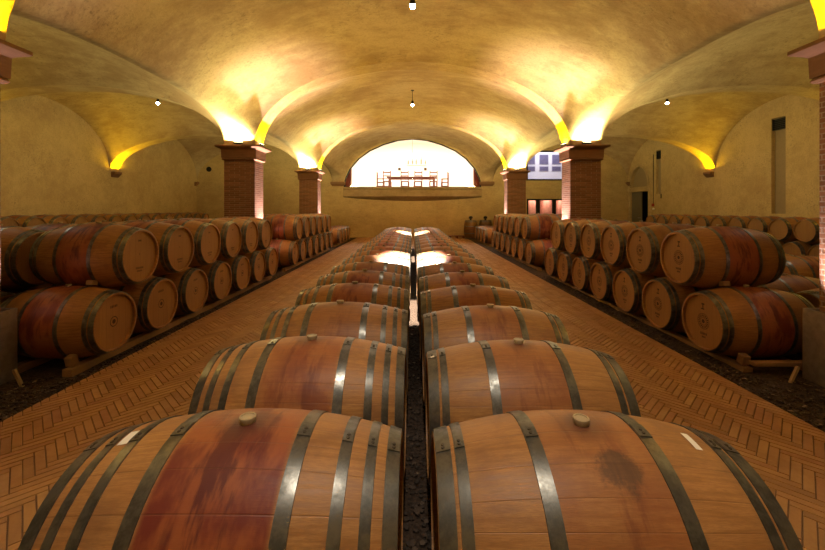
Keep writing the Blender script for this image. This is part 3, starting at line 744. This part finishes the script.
ZC = .485
NC = 19; PC = .722
for sg, sd in ((-1,'left'), (1,'right')):
    for k in range(NC):
        x = sg*(.036+HL) + (.012 if sg > 0 else 0) + (random.uniform(-.006,.006) if k else 0); y = 1.21+PC*k
        yo = (.0,.045,.085,.08,.066,.052,.038,.024,.010)[k] if sg < 0 and k < 9 else 0
        if sg < 0: st = (1.0,.62,.3,.75,.85,.5)[k] if k < 6 else random.uniform(.3,1)
        else: st = (.42,.4,.45,.5,.7,.65)[k] if k < 6 else random.uniform(.25,.9)
        pre = {(-1,0):'oak barrel with deep red wine stained middle, front of the left centre row', (1,0):'oak barrel with grey blotch below its bung, front of the right centre row'}
        lb = pre.get((sg,k)) or f'oak wine barrel, {ORD[k]} from the front in the {sd} centre row'
        b = barrel((x, y+yo, ZC+(.005 if sg < 0 else 0)), lb, f'barrels of the {sd} centre row', 8 if sg < 0 else 6, st, random.uniform(.9,1.05) if k else 1.0, roll=random.uniform(-.03,.03) if k else 0, rz=random.uniform(-.006,.006), soot=1 if (sg > 0 and k == 0) else 0)
        if sg > 0: b.scale = (.958, 1, 1)
        if k == 0:
            # paper label strip wrapped over the outer third
            m = MB(); q = 8; a0, a1 = (-.17, .03) if sg < 0 else (-.22, .0); vs = []
            for i in range(q+1):
                a = a0+(a1-a0)*i/q
                for xx in (sg*.330-.011, sg*.330+.011) if sg > 0 else (-.369, -.338): 
                    rr = rad(xx)+.0015; vs.append((xx, math.sin(a)*rr, math.cos(a)*rr))
            m.add(vs, [(i*2,i*2+1,i*2+3,i*2+2) for i in range(q)]); p = m.build('paper_label', M_PAPER, b); p['label'] = 'white paper strip on the staves'
        if sg > 0 and k == 1:
            m = MB(); vs = [(xx, math.sin(a)*(rad(xx)+.0085), math.cos(a)*(rad(xx)+.0085)) for a in (-.17,-.12) for xx in (-.458,-.440)]
            m.add(vs, [(0,1,3,2)]); p = m.build('paper_label', M_PAPER, b); p['label'] = 'small white square tag on the end hoop'
    # bearers
    for off, wd in ((.036+HL-.28,'inner'), (.036+HL+.28,'outer')):
        zt = ZC-rad(.24)-.006
        tag(MB().bbox(sg*off-.04, sg*off+.04, .8, 1.21+PC*NC-.3, .012, zt).build('wooden_bearer', M_BEAM, bevel=.005), f'{wd} long wooden bearer beneath the {sd} centre row of barrels', 'beam', 'bearers under the centre rows')

Z1 = .385
def stack(sg, sd, x_in, ys, layers, nm, pitch, mark_lo, mark_up, z1=Z1, lite=False, base=True, upper=None, where=''):
    xc = sg*(x_in+HL)
    for k, y in enumerate(ys):
        barrel((xc, y, z1), f'{ORD[k]} barrel from the front, bottom layer of {nm}', f'barrels of {nm}', 0, random.uniform(.25,.95) if k else 1.0, random.uniform(.8,1), (-sg, mark_lo) if mark_lo else None, lite=lite, roll=random.uniform(-.05,.05))
    if layers > 1:
        for k in range(len(ys)-1):
            if upper and k not in upper: continue
            barrel((xc, ys[k]+pitch/2, z1+math.sqrt(.7085**2-(pitch/2)**2)), f'{ORD[k]} barrel from the front, top layer of {nm}', f'barrels of {nm}', 0, random.uniform(.25,.95) if k else 1.0, random.uniform(.8,1), (-sg, mark_up) if mark_up else None, lite=lite, roll=random.uniform(-.05,.05))
    for off, wd in ((x_in+HL-.28,'aisle side'), (x_in+HL+.28,'wall side')):
        zt = z1-rad(.235)-.006
        y0 = ys[0]-.34
        tag(MB().bbox(sg*off-.045, sg*off+.045, y0, ys[-1]+.34, -.03, zt).build('wooden_bearer', M_BEAM, bevel=.005), f'long wooden bearer, {wd}, under {nm}', 'beam', 'bearers under the side stacks')
L1 = [3.87+.73*k for k in range(7)]; L2 = [9.86+.73*k for k in range(7)]; L3 = [16.0+.74*k for k in range(4)]
R1 = [3.98+.738*k for k in range(7)]; R2 = [9.95+.73*k for k in range(7)]; R3 = [16.07+.74*k for k in range(4)]
stack(-1,'left',2.935,L1,2,'the near left stack',.73,'ring','text')
stack(-1,'left',2.95,L2,2,'the far left stack between pillars',.73,'ring','text')
stack(-1,'left',2.95,L3,1,'the low left row past the last pillar',.74,None,None)
stack(1,'right',2.94,R1,2,'the near right stack',.738,'crest','crest',z1=.355)
stack(1,'right',2.95,R2,2,'the far right stack between pillars',.73,'crest','crest')
stack(1,'right',2.95,R3,1,'the low right row past the last pillar',.74,None,None)
# second ranks behind
stack(-1,'left',4.02,L1,2,'the rank behind the near left stack',.73,None,None,z1=.36)
stack(-1,'left',4.02,L2,2,'the rank behind the far left stack',.73,None,None,lite=True)
stack(1,'right',4.02,R1,1,'the rank behind the near right stack',.738,'crest',None,z1=.355)
stack(1,'right',4.02,R2,2,'the rank behind the far right stack',.73,None,None,lite=True)
stack(1,'right',5.95,[6.4+.74*k for k in range(4)],1,'the low row in the right aisle',.74,'crest',None)
# ranks along the outer walls
stack(-1,'left',10.1,[9.77-.36+.72*k for k in range(15)],2,'the rank along the left wall',.72,None,None,z1=.38,lite=True)
stack(1,'right',10.0,[9.96-.36+.72*k for k in range(11)],2,'the rank along the right wall',.72,None,None,z1=.33,lite=True)
# chocks and offcuts by the near stacks
for sg, ys, sd in ((-1,L1,'left'),(1,R1,'right')):
    x = sg*(2.95+HL-.28)
    o = MB().box((x, ys[0]-.275, (.385 if sg < 0 else .355)-.28),(.07,.07,.09), rot=Matrix.Rotation(.25,3,'X')).build('wooden_chock', M_BEAM, bevel=.004)
    tag(o, f'small wooden chock wedged under the front bottom barrel of the {sd} stack', 'wedge')
    th = .22; zz = (Z1 if sg < 0 else .355)+(.3405+.036)*math.cos(th)
    o = MB().box((sg*(2.95+.30), ys[0]+(.343+.036)*math.sin(th), zz),(.07,.07,.05), rot=Matrix.Rotation(-th,3,'X')).build('wooden_chock', M_BEAM, bevel=.004)
    tag(o, f'small wooden block between the front top and bottom barrels of the {sd} stack', 'wedge')
tag(MB().box((3.52, 3.60, .075),(.78,.07,.035)).build('wooden_plank', M_BEAM, bevel=.004), 'pale wooden plank lying across the bearers at the front of the right stack', 'plank')
for px, y, lean, sd in ((-3.36, 3.35, .28, 'left'), (3.32, 3.42, -.28, 'right')):
    o = MB().box((0,0,.06),(.022,.022,.17)).build('wooden_stake', simple('stake_wood', (.50,.36,.20), .8)); o.location = (px, y, -.01); o.rotation_euler = (0.15, -lean if sd == 'left' else -lean, 0)
    tag(o, f'short pale wooden stake leaning in the gravel by the {sd} steel casing', 'stake')

# upright casks by the back wall
for i, (x, y) in enumerate(((2.95, 19.75), (3.72, 19.9))):
    b = barrel((x, y, HL-.02), ('upright dark barrel with black stopper standing near the back wall, the left one','upright dark barrel with black stopper standing near the back wall, the right one')[i], 'upright barrels at the back', 6, .5, .5)
    b.rotation_euler = (0, -PI/2, 0)
    o = empty('black_stopper', (x, y, 2*HL-.02-.026)); tag(o, ('black stopper on the left upright barrel','black stopper on the right upright barrel')[i], 'stopper')
    MB().lathe([(0,0),(.05,0),(.05,.1),(.1,.12),(.1,.2),(.04,.24),(0,.24)], 16).build('stopper_body', M_BLACK, o)
o = empty('wooden_pallet', (2.3, 20.3, 0)); tag(o, 'low dark wooden pallet on the floor against the back wall', 'pallet')
for k in range(4): MB().bbox(-.4,.4,-.3+k*.16,-.3+k*.16+.11,.09,.11).build('slat', M_DARKWOOD, o)
for k in (-1,0,1): MB().bbox(k*.35-.04,k*.35+.04,-.3,.29,0,.09).build('runner', M_DARKWOOD, o)
